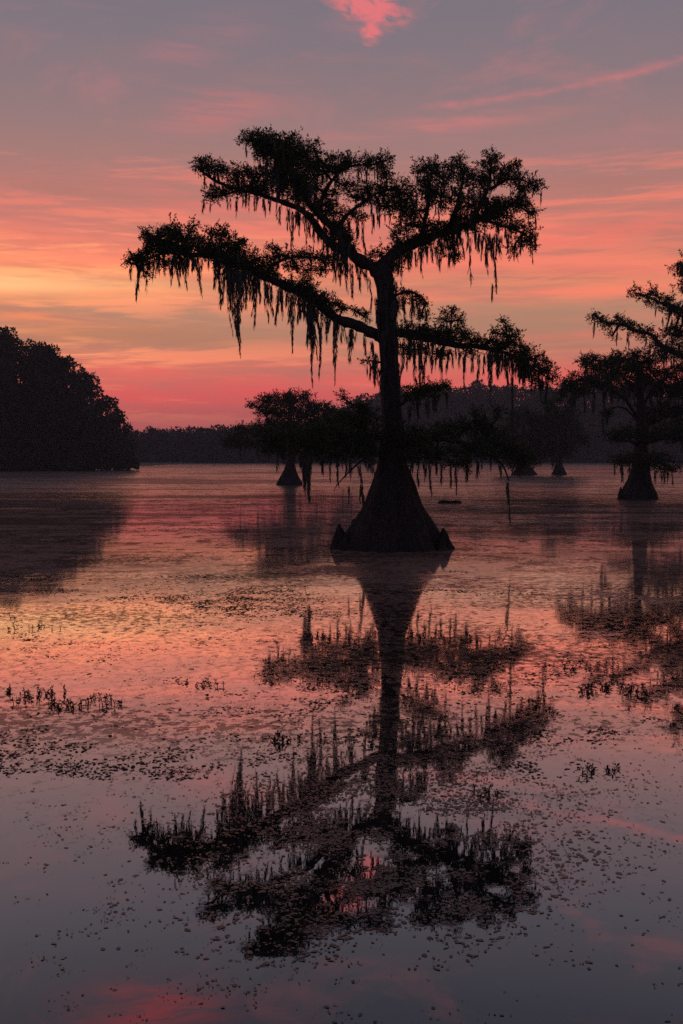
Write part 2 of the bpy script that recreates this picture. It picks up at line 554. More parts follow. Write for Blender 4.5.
# left wood: outline in pixels -> heights at its distance
LX = [-140, -60, 0, 25, 45, 70, 92, 108, 118, 126, 132]
LYt = [318, 322, 332, 340, 347, 360, 379, 394, 406, 419, 436]
tr = []
for dist in (159, 164, 169, 175, 182, 190):
    px = -150.0
    while px < 131:
        P = at(px, 471, dist)
        top = at(px, np.interp(px, LX, LYt), dist)[2]
        h = top - 0.3 + rng.normal() * 0.5 - (dist < 165) * rng.uniform(0, 7)
        r = rng.uniform(2.0, 3.0)
        if px > 90: r = 1.7
        if px > 112: r = 1.2; px -= 6
        if px + r * F / dist < 136:
            tr.append((P[0], dist + rng.normal() * 1.0, 0.3, max(h, 4), r, 0.0 if dist < 170 else 0.2))
        px += rng.uniform(11, 18)
wood("left_wood", "dense dark wood on the left bank sloping down to the lake", tr, 0.42, 21.0, WOOD)

# far low tree line on the left of the tall cypress
tr = []
for dist in (322, 330, 342, 356):
    px = 20.0
    while px < 420:
        P = at(px, 463, dist)
        top = at(px, np.interp(px, [20, 118, 160, 200, 225, 240, 300, 420], [434, 432, 430, 431, 426, 430, 424, 410]) + rng.normal() * 1.5, dist)[2]
        g = hill_h(P[0], dist)
        tr.append((P[0], dist, g, max(5, top - g), rng.uniform(2.4, 3.6), 0.05))
        px += rng.uniform(9, 15)
wood("far_tree_line", "low hazy tree line along the far shore", tr, 0.75, 4.5, WOOD)

tr = []
for dist in (322, 332, 345, 360, 378, 398):
    px = 300.0 + (dist - 322) * 0.2
    while px < 800:
        P = at(px, 463, dist)
        full = np.interp(px, [300, 340, 357, 377, 405, 450, 520, 600, 800], [425, 410, 400, 394, 388, 386, 386, 382, 380])
        k_ = min(1, (dist - 310) / 60.0)
        top = at(px, 432 + (full - 432) * k_ + rng.normal() * 1.6 + (2 if rng.random() < 0.5 else -1), dist)[2]
        g = hill_h(P[0], dist)
        tr.append((P[0], dist, g, max(6, top - g), rng.uniform(3.0, 4.4), 0.05))
        px += rng.uniform(9, 16)
wood("hill_wood", "hazy wood covering the hill behind the tall cypress", tr, 0.8, 5.0, WOOD)


# ------------------------------------------------------------------ cypress builder
def moss_strand(mb, px, y0, y1, wpx, Yw, S):
    """one beard of moss: long fibres hanging round a wandering core, thin at the tip"""
    L = (y1 - y0)
    n = int(max(8, L * (0.9 + wpx * 0.95)))
    t = rng.random(n) ** 1.15
    ph, am = rng.uniform(0, 6), rng.uniform(0.2, 1.0)
    k0 = rng.uniform(0.2, 0.7)
    prof = np.interp(t, [0, 0.25, 0.5, 0.75, 1.0], [1.15, 0.95, rng.uniform(0.5, 0.9), rng.uniform(0.25, 0.5), 0.10])
    knots = 1 - k0 * 0.5 + k0 * np.abs(np.sin(t * L * rng.uniform(0.1, 0.3) + ph))
    wob = am * np.sin(t * rng.uniform(3, 9) + ph) * (0.3 + t) * min(1.8, L / 24) + rng.normal() * 0.05 * L * t
    P0 = at(px, y0, Yw)
    # a beard is a bunch of a few tails of unlike length
    tails = rng.normal(size=max(2, int(wpx * 0.9))) * wpx * 0.34
    tl = rng.uniform(0.45, 1.0, len(tails)); tl[0] = 1.0; tails[0] *= 0.3
    which = rng.integers(0, len(tails), n)
    ox = tails[which] * prof + rng.normal(size=n) * (0.28 + wpx * 0.07) * prof * knots
    tt = t * tl[which]
    X_ = P0[0] + (wob + ox) * S
    Y_ = Yw + rng.normal(size=n) * wpx * 0.30 * prof * S
    Z_ = P0[2] - tt * L * S
    C = np.stack([X_, Y_, Z_], 1)
    d = np.stack([rng.normal(size=n) * 0.10, rng.normal(size=n) * 0.10, -np.ones(n)], 1)
    ln = rng.uniform(4.0, 11.0, n) * S * np.interp(tt, [0, 0.8, 1], [1, 1, 0.5])
    leaf_quads(mb, C, d, ln, rng.uniform(0.32, 0.85, n) * S)


def cypress(name, label, base, D, trunk, limbs, leafpx=3.2, group=None, knees=(), dens=1.0, trunk_moss=()):
    """base: pixel of the foot; trunk: (py, left, right); limbs: dicts of pixel paths, blobs, moss"""
    S = D / F
    foot = at(base[0], base[1], D)
    root = empty(name, (foot[0], D, 0), label, 'tree', group)
    # trunk with swollen fluted foot
    prof = sorted(trunk, key=lambda q: -q[0])
    pys = np.array([q[0] for q in prof], float); lx = np.array([q[1] for q in prof], float); rx = np.array([q[2] for q in prof], float)
    n = 46
    ys = np.concatenate([np.linspace(pys[0], pys[0] - (pys[0] - pys[-1]) * 0.35, 24), np.linspace(pys[0] - (pys[0] - pys[-1]) * 0.37, pys[-1], 22)])
    L_ = np.interp(-ys, -pys, lx); R_ = np.interp(-ys, -pys, rx)
    seg = 56
    V_ = []
    ph = rng.uniform(0, 6, 4)
    for i, yy in enumerate(ys):
        c = at((L_[i] + R_[i]) / 2, yy, D); r = (R_[i] - L_[i]) / 2 * S
        z = c[2] if i else -0.15
        flute = 0.03 + 0.19 * max(0, 1 - i / 26.0)
        for k in range(seg):
            th = 2 * math.pi * k / seg
            f = 1 + flute * (0.75 * abs(math.sin(th * 4 + ph[0] + 0.5 * math.sin(2 * th + ph[2]))) ** 0.6 + 0.22 * math.sin(13 * th + ph[1] + z * 0.5) - 0.55)
            f += 0.07 * noise.noise(Vector((math.cos(th) * 2.3, math.sin(th) * 2.3, z * 1.7))) + 0.03 * noise.noise(Vector((math.cos(th) * 9, math.sin(th) * 9, z * 3)))
            V_.append((c[0] + r * f * math.cos(th), D + r * f * math.sin(th), z))
    F_ = [(i * seg + k, i * seg + (k + 1) % seg, (i + 1) * seg + (k + 1) % seg, (i + 1) * seg + k) for i in range(n - 1) for k in range(seg)]
    m_ = MB(); m_.add(V_, F_)
    m_.add([V_[(n - 1) * seg + k] for k in range(seg)], [tuple(range(seg))])
    m_.build("trunk", BARK, root, True)
    for (px, top, wid, dz) in knees:
        kz = at(px, base[1], D + dz)
        hgt = at(px, top, D + dz)[2]
        V_ = []; sg, rows = 14, 9
        lean = rng.normal() * 0.05
        for i in range(rows):
            t = i / (rows - 1)
            r = wid * S * 0.5 * (1 - t ** 2.0) ** 0.75 * (1 + 0.16 * math.sin(6 * t + px)) + 0.02
            for k in range(sg):
                th = 2 * math.pi * k / sg
                f = 1 + 0.6 * noise.noise(Vector((math.cos(th) * 1.2 + px, math.sin(th) * 1.2, t * 3.5)))
                V_.append((kz[0] + lean * t + r * f * math.cos(th), D + dz + r * f * math.sin(th), -0.1 + (hgt + 0.1) * t))
        F_ = [(i * sg + k, i * sg + (k + 1) % sg, (i + 1) * sg + (k + 1) % sg, (i + 1) * sg + k) for i in range(rows - 1) for k in range(sg)]
        km = MB(); km.add(V_, F_); km.add(V_[(rows - 1) * sg:], [tuple(range(sg))])
        km.build("knee", BARK, root, True)
    if trunk_moss:
        for (px, y0, y1, wd, dz) in trunk_moss:
            tm = MB()
            moss_strand(tm, px, y0, y1, wd, D + dz, S)
            tm.build("moss_beard", MOSS, root)
    for lb in limbs:
        lm, fm, mm = MB(), MB(), MB()
        beards = []
        paths = []
        for path, r0, r1 in lb['paths']:
            P = catmull([at(q[0], q[1], D + (q[2] if len(q) > 2 else 0)) for q in path], 6 * len(path))
            jit = np.array([[noise.noise(Vector(p * 1.1 + 3)), noise.noise(Vector(p * 1.1 + 9)), noise.noise(Vector(p * 1.3 + 17))] for p in P]) * 2.2 * S
            jit[0] = 0
            P = P + jit
            rad = np.linspace(r0, r1, len(P)) * S / 2 * (1 + 0.10 * rng.normal(size=len(P)))
            tube(lm, P, rad, 10, 0.35, 5.0)
            paths.append(P)
        allp = np.vstack(paths)
        lp = leafpx * S
        extra, Pm = [], paths[0]
        if D < 30 and lb in (UL, UR, LL, LR):
            for Pq in paths[:1]:
                for i in range(len(Pq)):
                    f_ = i / len(Pq)
                    if f_ < 0.22 or (Pq is not paths[0] and f_ < 0.3): continue
                    vv = (Pq[i] - np.array([0, 0, CAM_H]))
                    zc = vv[1] * CP - vv[2] * SP; yc = vv[1] * SP + vv[2] * CP
                    ppx, ppy = 341.5 + F * vv[0] / zc, 512 - F * yc / zc
                    if rng.random() < 0.5:
                        extra.append((ppx + rng.normal() * 2, ppy - rng.uniform(1, 6), rng.uniform(4, 8), rng.uniform(2.5, 4.5)))
                    clus = 0.5 + 1.3 * noise.noise(Vector(Pq[i] * 1.6))
                    for _ in range(int(rng.random() < clus) + int(rng.random() < clus - 0.3) if lb is not UR or f_ < 0.75 else 0):
                        moss_strand(mm, ppx + rng.normal() * 3, ppy, ppy + 4 + rng.exponential(9) * (0.5 + clus), rng.uniform(1.5, 5), Pq[i][1] + rng.normal() * .1, S)
        for (bx, by, rx_, ry_) in list(lb['blobs']) + extra:
            c0 = at(bx, by, D)
            j = np.argmin(((allp[:, [0, 2]] - c0[[0, 2]]) ** 2).sum(1))
            near = allp[j]
            dz = near[1] - D + rng.normal() * 0.25 * rx_ * S
            c = at(bx, by, D + dz)
            rx_, ry_ = rx_ * 1.04 + 1.0, ry_ * 1.04 + 1.0
            if np.linalg.norm(c - near) > 3 * S:
                mid = (c + near) / 2 + rng.normal(size=3) * 1.5 * S + np.array([0, 0, -0.08 * np.linalg.norm(c - near)])
                tube(lm, catmull([near, mid, c], 6), np.linspace(1.5, 0.7, 6) * S, 5)
            area = math.pi * rx_ * ry_
            nt = int(max(4, area / 38.0 * 3.1 * dens * lb.get('dens', 1.0)))
            d = unit(rng.normal(size=(nt, 3))) * (rng.random(nt) ** 0.42)[:, None]
            off = np.stack([d[:, 0] * rx_ * S, d[:, 1] * (rx_ + ry_) * 0.6 * S, d[:, 2] * ry_ * S], 1)
            T = c + off
            for tpos in T[::3]:
                md = (c + tpos) / 2 + rng.normal(size=3) * 0.8 * S
                tube(lm, [c, md, tpos], np.array([0.55, 0.4, 0.25]) * S, 3)
            k = 30
            TT = np.repeat(T, k, 0)
            tr_ = np.repeat(rng.uniform(0.6, 1.3, nt), k)[:, None]
            dd = unit(rng.normal(size=(nt * k, 3)) * np.array([1, 1, 0.75]) + np.array([0, 0, 0.10]))
            rad = (rng.random(nt * k) ** 0.6)[:, None] * 4.2 * S * tr_
            leaf_quads(fm, TT + dd * rad, dd + rng.normal(size=dd.shape) * 0.55, lp * rng.uniform(0.5, 1.15, nt * k), lp * rng.uniform(0.20, 0.42, nt * k))
            # a few outward sprays that roughen the outline
            ns = max(3, nt // 3)
            for q in range(ns):
                dv = rng.normal(size=3) * np.array([1, 0.8, 0.8]) + np.array([0, 0, 0.35]); dv /= np.linalg.norm(dv)
                st_ = c + dv * np.array([rx_, (rx_ + ry_) * 0.5, ry_]) * S * 0.85
                ln = rng.uniform(3, 8.5) * S
                tube(lm, [st_, st_ + dv * ln * 0.6], np.array([0.35, 0.2]) * S, 3)
                tt = rng.random(14)[:, None]
                P_ = st_ + dv * ln * tt + rng.normal(size=(14, 3)) * 0.6 * S
                leaf_quads(fm, P_, dv + rng.normal(size=(14, 3)) * 0.6, lp * rng.uniform(0.5, 1.0, 14), lp * rng.uniform(0.25, 0.45, 14))
            # short wisps under the clump
            for q in range(int(area / 135 * lb.get('wisps', 1.0)) + (rng.random() < 0.3)):
                wx = bx + rng.uniform(-0.9, 0.9) * rx_
                moss_strand(mm, wx, by + ry_ * 0.4, by + ry_ * 0.9 + rng.uniform(3, 13), rng.uniform(0.8, 2.6), D + dz + rng.normal() * rx_ * 0.5 * S, S)
        for ms in lb.get('moss', ()):
            px, y0, y1, wd = ms
            c0 = at(px, y0, D)
            j = np.argmin(((allp[:, [0, 2]] - c0[[0, 2]]) ** 2).sum(1))
            own = (y1 - y0) >= (34 if D < 30 else 0) and wd >= 2
            tgt = MB() if own else mm
            moss_strand(tgt, px, y0, y1, wd, allp[j][1] + rng.normal() * 0.15, S)
            if own: beards.append(tgt)
        lo = lm.build("limb", BARK, root, True)
        if fm.n: fm.build("foliage", LEAF, lo)
        for bm_ in beards: bm_.build("moss_beard", MOSS, lo)
        if mm.n: mm.build("moss_wisps", MOSS, lo)["kind"] = "stuff"
    return root


# ------------------------------------------------------------------ the tall cypress
D0 = ground_dist(548)
main_trunk = [(550, 338, 447), (545, 341, 444), (531, 349, 437), (518, 358, 430), (502, 366, 421), (486, 372, 415),
              (470, 376, 409.5), (460, 378, 405.6), (445, 380, 405), (428, 382, 404), (396, 382, 400), (355, 380, 398), (323, 377, 396),
              (291, 377, 394), (276, 373, 393), (266, 371, 391), (262, 374, 388)]
UL = dict(paths=[([(383, 280, 0), (372, 266, 0), (357, 259, -.1), (345, 246, -.2), (338, 232, -.3), (326, 220, -.3), (312, 206, -.5), (300, 190, -.6), (288, 172, -.7), (272, 156, -.8), (256, 144, -.8)], 13, 1.6),
                 ([(346, 248, -.2), (336, 248, 0), (325, 237, .2), (314, 221, .4), (300, 209, .6), (285, 203, .7), (262, 196, .9), (240, 190, 1.0), (215, 180, 1.1), (200, 168, 1.1)], 9, 2),
                 ([(335, 230, -.3), (348, 215, 0), (362, 203, .3), (380, 192, .5), (398, 188, .6)], 5, 1.5),
                 ([(322, 218, -.3), (322, 200, 0), (330, 182, .1), (345, 168, .2), (375, 165, .3)], 5, 1.5),
                 ([(240, 190, 1.0), (225, 194, .9), (212, 196, .9)], 3, 1.2)],
          blobs=[(252, 139, 11, 7), (264, 141, 14, 9), (277, 147, 14, 10), (290, 143, 11, 8), (263, 153, 9, 6), (283, 160, 18, 12), (300, 155, 12, 11),
                 (206, 166, 12, 7), (217, 170, 13, 7), (200, 163, 7, 4), (236, 172, 12, 7), (252, 174, 12, 7), (268, 176, 15, 10),
                 (211, 195, 9, 7), (221, 192, 10, 6), (236, 188, 14, 8), (255, 189, 14, 8), (280, 185, 16, 10), (296, 176, 18, 14), (312, 166, 16, 12),
                 (312, 186, 14, 10), (300, 196, 12, 7), (313, 148, 8, 6), (331, 166, 17, 8), (347, 163, 15, 9), (366, 164, 11, 7), (382, 161, 11, 7), (386, 173, 6, 7),
                 (366, 188, 14, 7), (396, 190, 17, 8), (384, 196, 14, 7), (362, 200, 15, 5), (345, 186, 9, 7), (405, 203, 12, 9), (388, 208, 12, 6),
                 (340, 212, 13, 5), (326, 206, 10, 7), (357, 217, 12, 4), (330, 195, 8, 5), (404, 214, 8, 6)],
          moss=[(236, 197, 215, 2.5), (243, 195, 206, 2), (264, 196, 214, 4), (270, 198, 210, 2), (280, 204, 222, 2.5), (292, 210, 248, 3.5), (288, 206, 228, 4), (299, 210, 232, 4),
                (305, 212, 246, 3), (314, 218, 252, 3), (309, 214, 236, 4), (322, 226, 250, 4), (328, 238, 262, 5), (333, 246, 268, 5), (318, 222, 244, 4), (296, 208, 226, 5),
                (341, 250, 284, 5), (347, 252, 276, 5), (352, 262, 296, 4), (359, 262, 291, 4), (366, 266, 311, 3.5), (336, 248, 280, 4),
                (357, 218, 240, 4), (364, 220, 252, 3), (374, 212, 230, 3), (380, 212, 224, 3), (350, 216, 232, 4), (300, 212, 222, 8), (325, 232, 248, 6)])
UR = dict(paths=[([(381, 280, 0), (384, 264, 0), (398, 252, .1), (421, 241, .2), (447, 231, .3), (479, 220, .4), (505, 208, .4), (525, 195, .3)], 14, 2),
                 ([(447, 231, .3), (455, 212, 0), (460, 193, -.3), (463, 172, -.4)], 6, 1.5),
                 ([(470, 224, .3), (482, 203, .5), (489, 184, .7), (491, 160, .8)], 6, 1.5),
                 ([(421, 241, .2), (426, 215, -.3), (428, 192, -.5), (432, 170, -.6)], 5, 1.5),
                 ([(489, 190, .7), (505, 180, .6), (520, 180, .5), (535, 186, .4)], 3.5, 1),
                 ([(479, 220, .4), (500, 226, .2), (520, 232, .1), (531, 238, 0)], 4, 1)],
          blobs=[(423, 169, 8, 7), (436, 166, 8, 6), (441, 177, 15, 8), (459, 164, 9, 6), (461, 178, 13, 9), (422, 186, 9, 8), (440, 195, 16, 10), (426, 200, 8, 6),
                 (491, 158, 9, 6), (488, 169, 11, 8), (511, 165, 8, 5), (480, 183, 12, 9), (501, 177, 13, 7), (516, 179, 11, 7), (530, 183, 9, 6), (538, 188, 4, 3),
                 (459, 206, 18, 11), (481, 204, 15, 9), (505, 202, 14, 6), (521, 207, 11, 6), (532, 213, 6, 5), (494, 218, 16, 9), (515, 226, 14, 6), (531, 233, 8, 6),
                 (530, 245, 5, 5), (521, 240, 6, 6), (512, 250, 5, 5), (413, 211, 9, 8), (407, 225, 9, 6), (427, 225, 15, 7), (447, 232, 14, 7), (448, 249, 9, 6), (456, 256, 5, 4), (414, 241, 12, 4),
                 (396, 234, 7, 5), (380, 252, 6, 4), (370, 258, 4, 3), (394, 266, 7, 5), (405, 252, 9, 5), (470, 228, 12, 6)],
          moss=[(470, 236, 262, 2.5), (470, 258, 282, 1.2), (492.5, 236, 290, 4), (492, 282, 298, 2.5), (488, 236, 263, 4), (496, 234, 258, 3), (482, 234, 258, 3), (501, 234, 258, 3.5), (478, 232, 250, 5), (491, 232, 256, 9),
                (463, 236, 256, 3), (442, 244, 269, 4), (449, 250, 266, 4), (456, 246, 262, 4), (409, 250, 267, 3.5), (402, 256, 281, 2.5), (421, 246, 264, 3.5), (432, 244, 258, 4), (427, 244, 260, 3), (486, 250, 272, 2),
                (398, 258, 272, 3), (415, 250, 262, 4), (437, 244, 262, 4), (475, 234, 246, 3), (508, 230, 252, 4), (520, 236, 250, 3)])
LL = dict(paths=[([(385, 340, 0), (373, 333, 0), (357, 326, -.2), (338, 319, -.4), (327, 311, -.5), (315, 303, -.6), (303, 296, -.7), (282, 284, -.9), (263, 277, -1.1), (247, 270, -1.2), (232, 266, -1.3), (214, 258, -1.4), (190, 254, -1.5), (167, 252, -1.5), (150, 258, -1.5), (136, 263, -1.5)], 12, 1.4),
                 ([(263, 277, -1.1), (274, 264, -.9), (290, 258, -.8), (312, 257, -.7), (328, 262, -.6)], 4, 1.2),
                 ([(190, 254, -1.5), (178, 244, -1.6), (162, 240, -1.7), (150, 238, -1.7)], 3, 1),
                 ([(338, 319, -.4), (345, 309, -.2), (358, 312, 0)], 2, .8)],
          blobs=[(128, 262, 5, 3), (136, 261, 7, 4), (143, 267, 5, 5), (147, 274, 4, 4), (146, 234, 5, 4), (150, 242, 7, 7), (160, 237, 8, 7), (158, 248, 7, 6), (171, 229, 7, 6), (170, 240, 10, 7),
                 (181, 234, 7, 6), (193, 227, 5, 4), (189, 240, 12, 7), (199, 245, 9, 6), (179, 252, 11, 4), (166, 262, 7, 4), (213, 234, 7, 5), (223, 233, 6, 5), (223, 245, 17, 9), (237, 245, 7, 6),
                 (213, 254, 14, 5), (238, 260, 11, 7), (255, 258, 7, 7), (262, 267, 9, 6), (270, 260, 7, 6), (274, 249, 6, 5), (230, 262, 12, 6), (245, 252, 5, 7), (285, 255, 8, 5),
                 (300, 256, 9, 5), (315, 257, 11, 5), (327, 260, 7, 6), (294, 267, 10, 4), (310, 271, 9, 4), (322, 271, 7, 3), (303, 281, 6, 5), (312, 290, 6, 6), (327, 298, 6, 3), (335, 303, 6, 3), (344, 307, 6, 4), (357, 312, 7, 3), (366, 318, 4, 4), (303, 290, 5, 4)],
          moss=[(224, 266, 300, 5), (230, 266, 308, 7), (236, 268, 336, 8), (241, 268, 318, 8), (247, 270, 306, 7), (237, 300, 352, 3.5), (253, 274, 312, 4), (233, 268, 290, 12), (177, 252, 282, 3), (183, 252, 285, 3), (171, 254, 270, 3), (198, 256, 278, 4), (200, 262, 292, 2), (193, 256, 268, 3),
                (259, 278, 300, 4), (264, 280, 318, 3), (272, 284, 312, 4), (278, 286, 322, 5), (283, 288, 318, 5), (287, 288, 304, 4), (294, 292, 348, 3.5), (292, 292, 320, 6), (299, 294, 316, 4),
                (306, 296, 345, 6), (310, 298, 384, 6), (313, 300, 352, 6), (309, 300, 335, 10), (321, 310, 376, 4), (317, 306, 350, 4), (327, 314, 340, 4), (336, 322, 362, 4), (335, 350, 382, 2), (342, 322, 340, 3), (351, 326, 362, 6), (352, 328, 345, 7), (365, 332, 352, 3), (330, 316, 330, 5), (268, 282, 300, 5), (215, 258, 268, 5)])
LR = dict(paths=[([(390, 334, 0), (400, 333, .1), (427, 339, .3), (451, 345, .4), (485, 348, .6), (507, 354, .7), (528, 366, .8), (548, 378, .8)], 10, 1.6),
                 ([(499, 352, .6), (506, 340, .6), (506, 322, .6)], 3, 1), ([(445, 344, .4), (450, 328, .5), (452, 310, .5)], 2.6, .9)],
          blobs=[(406, 331, 10, 8), (418, 333, 10, 7), (430, 332, 12, 7), (441, 318, 4, 3), (451, 314, 6, 6), (459, 320, 5, 6), (447, 332, 13, 7), (464, 335, 10, 6), (478, 341, 10, 5), (496, 332, 5, 5), (506, 326, 4, 8), (516, 333, 6, 4),
                 (499, 344, 8, 6), (511, 342, 7, 8), (526, 350, 8, 6), (519, 357, 11, 7), (537, 360, 8, 6), (531, 371, 10, 8), (546, 367, 7, 5), (553, 376, 5, 5), (538, 381, 7, 4), (406, 350, 7, 6), (440, 354, 10, 4), (470, 352, 8, 4), (420, 350, 9, 4)],
          moss=[(404, 340, 366, 5), (409, 342, 360, 4), (414, 344, 384, 4), (421, 346, 382, 3.5), (426, 344, 384, 4), (431, 346, 372, 4), (436, 346, 366, 3), (442, 348, 384, 5), (448, 348, 372, 4), (453, 350, 364, 3), (459, 350, 366, 3), (466, 352, 386, 4), (472, 352, 370, 4),
                (480, 352, 382, 3), (484, 352, 372, 3), (491, 352, 384, 7), (489, 352, 370, 7), (506.5, 356, 388, 4), (503, 354, 370, 4), (515, 360, 375, 4), (524, 368, 386, 5), (532, 374, 390, 4), (540, 380, 392, 4), (518, 364, 380, 4), (412, 340, 356, 6)])
SB = dict(paths=[([(388, 300, 0), (397, 295, -.1), (409, 291, -.2), (420, 296, -.3), (426, 303, -.3)], 3.5, 1.2)],
          blobs=[(405, 293, 7, 4), (417, 297, 7, 4), (424, 306, 5, 5), (422, 316, 5, 4), (398, 303, 5, 5)], moss=[(412, 295, 324, 7), (404, 294, 318, 5), (398, 296, 330, 4), (418, 300, 318, 4), (396, 300, 336, 6)])
LO1 = dict(paths=[([(392, 412, 0), (405, 402, -.4), (420, 394, -.7), (437, 389, -1), (447, 386, -1.1)], 4, 1.2)],
           blobs=[(434, 389, 12, 5), (417, 391, 11, 5), (443, 386, 7, 4), (409, 398, 9, 5), (425, 396, 12, 4)], moss=[(428, 396, 414, 5), (418, 400, 420, 3), (409, 402, 420, 5), (436, 394, 408, 4)])
LO2 = dict(paths=[([(395, 446, 0), (420, 440, -.7), (446, 440, -1.2), (475, 448, -1.6), (500, 462, -1.9), (508, 481, -1.9)], 6, 1.2),
                  ([(446, 440, -1.2), (470, 428, -1.0), (492, 424, -.9)], 3, 1), ([(475, 448, -1.6), (500, 447, -1.5), (528, 456, -1.4)], 3, 1)],
           blobs=[(404, 436, 13, 12), (421, 439, 14, 9), (446, 431, 15, 8), (467, 427, 13, 7), (486, 426, 11, 7), (490, 440, 19, 9), (472, 450, 21, 9), (433, 453, 21, 9), (459, 464, 13, 4), (506, 450, 16, 9), (521, 458, 12, 8), (412, 455, 12, 8), (498, 412, 5, 6), (476, 415, 5, 5)],
           moss=[(429, 460, 492, 3), (418, 458, 484, 3), (425, 460, 478, 4), (441, 462, 480, 4), (451, 464, 484, 3), (456, 465, 490, 2.5), (466, 464, 478, 4), (478, 458, 474, 4), (507.5, 481, 520, 2.2), (508, 480, 492, 2), (500, 460, 474, 3), (411, 460, 472, 4), (436, 460, 472, 4), (520, 462, 474, 4)], wisps=0.3)
LO3 = dict(paths=[([(385, 440, 0), (366, 436, -.6), (345, 438, -1.1), (320, 440, -1.6), (295, 438, -2.0), (268, 436, -2.4)], 6, 1.2),
                  ([(385, 450, 0), (366, 458, -.5), (350, 470, -.8), (338, 484, -1.0), (334, 492, -1)], 2.6, .5), ([(345, 438, -1.1), (352, 420, -.9), (362, 404, -.8)], 3, 1)],
           blobs=[(361, 407, 9, 5), (352, 418, 15, 8), (366, 418, 13, 10), (368, 436, 15, 13), (338, 434, 18, 12), (318, 434, 16, 9), (355, 448, 18, 10), (372, 452, 11, 9), (316, 450, 16, 7), (334, 456, 16, 5), (298, 442, 12, 7), (284, 440, 9, 7), (268, 438, 9, 8), (276, 448, 9, 5), (343, 398, 3, 6)],
           moss=[(361, 462, 500, 3), (361, 484, 515, 4.5), (337, 458, 482, 3), (308, 452, 492, 8), (307, 456, 494, 8), (309, 458, 498, 7), (308, 470, 499, 4), (330, 458, 478, 2.5), (346, 462, 474, 3), (349, 484, 500, 2), (322, 454, 468, 3), (351, 458, 478, 3), (372, 458, 472, 4), (268, 444, 456, 3)], wisps=0.6)
TW = dict(paths=[([(380, 362, 0), (372, 360, -.2), (361, 359, -.3)], 2, .6)], blobs=[(368, 362, 4, 2)], moss=[(377, 352, 384, 6), (374, 360, 384, 5), (380, 366, 394, 5), (370, 362, 376, 3)])
cypress("bald_cypress", "tall moss-hung cypress with a broad flaring base, biggest tree on the lake", (392, 548), D0, main_trunk,
        [UL, UR, LL, LR, SB, LO1, LO2, LO3, TW],
        knees=[(339, 524, 12, -.3), (351, 519, 8, .1), (446, 528, 11, -.3), (345, 535, 15, -.45), (451, 540, 7, -.1), (441, 537, 12, -.5)],
        trunk_moss=[(377, 296, 322, 4, -.2), (379, 300, 335, 5, -.25), (395, 280, 335, 5, -.2), (393, 300, 345, 5, -.3), (383, 330, 372, 7, -.3), (395, 340, 372, 5, -.25), (372, 340, 352, 3, 0), (394, 272, 300, 3, -.1),
                    (381, 372, 402, 4, -.3), (399, 360, 392, 4, -.2), (386, 290, 330, 6, -.35), (372, 340, 356, 4, -.1)], dens=1.0)

# ------------------------------------------------------------------ cypress with a conical foot, left of the tall one
D1 = ground_dist(485)
cypress("bald_cypress", "small cypress with a conical foot, behind and left of the tall cypress", (289, 485), D1,
        [(485, 276.5, 302), (478, 280, 299), (470, 284, 296), (462, 286.5, 294), (440, 287, 293), (410, 288, 292), (400, 288.5, 291)],
        [dict(paths=[([(290, 440), (275, 425, -1), (262, 412, -2), (252, 404, -2.5)], 3, 1), ([(289, 448), (265, 446, -2), (240, 442, -3), (226, 444, -3.5)], 3, 1)],
              blobs=[(255, 406, 6, 2), (267, 400, 9, 5), (274, 412, 15, 10), (262, 429, 14, 7), (243, 429, 9, 4), (234, 440, 9, 4), (250, 443, 12, 5), (228, 444, 5, 3), (275, 440, 12, 8)], moss=[(258, 446, 456, 2), (240, 444, 452, 2)], wisps=0.4),
         dict(paths=[([(290, 435), (300, 420, 1), (312, 408, 2), (325, 404, 2.5)], 3, 1), ([(290, 446), (310, 440, 1), (330, 438, 2)], 3, 1), ([(290, 420), (288, 400, 0), (285, 395, 0)], 3, 1)],
              blobs=[(283, 400, 13, 7), (297, 400, 11, 7), (302, 414, 18, 10), (318, 408, 12, 6), (330, 412, 10, 8), (297, 438, 17, 9), (290, 452, 11, 5), (318, 430, 14, 9), (306, 398, 5, 3), (338, 420, 14, 9), (345, 436, 14, 10), (335, 448, 14, 6), (312, 446, 14, 7), (284, 425, 14, 10), (272, 446, 12, 6)], moss=[(300, 452, 462, 2.5), (285, 452, 462, 2)], wisps=0.4)],
        dens=1.6, leafpx=2.8)

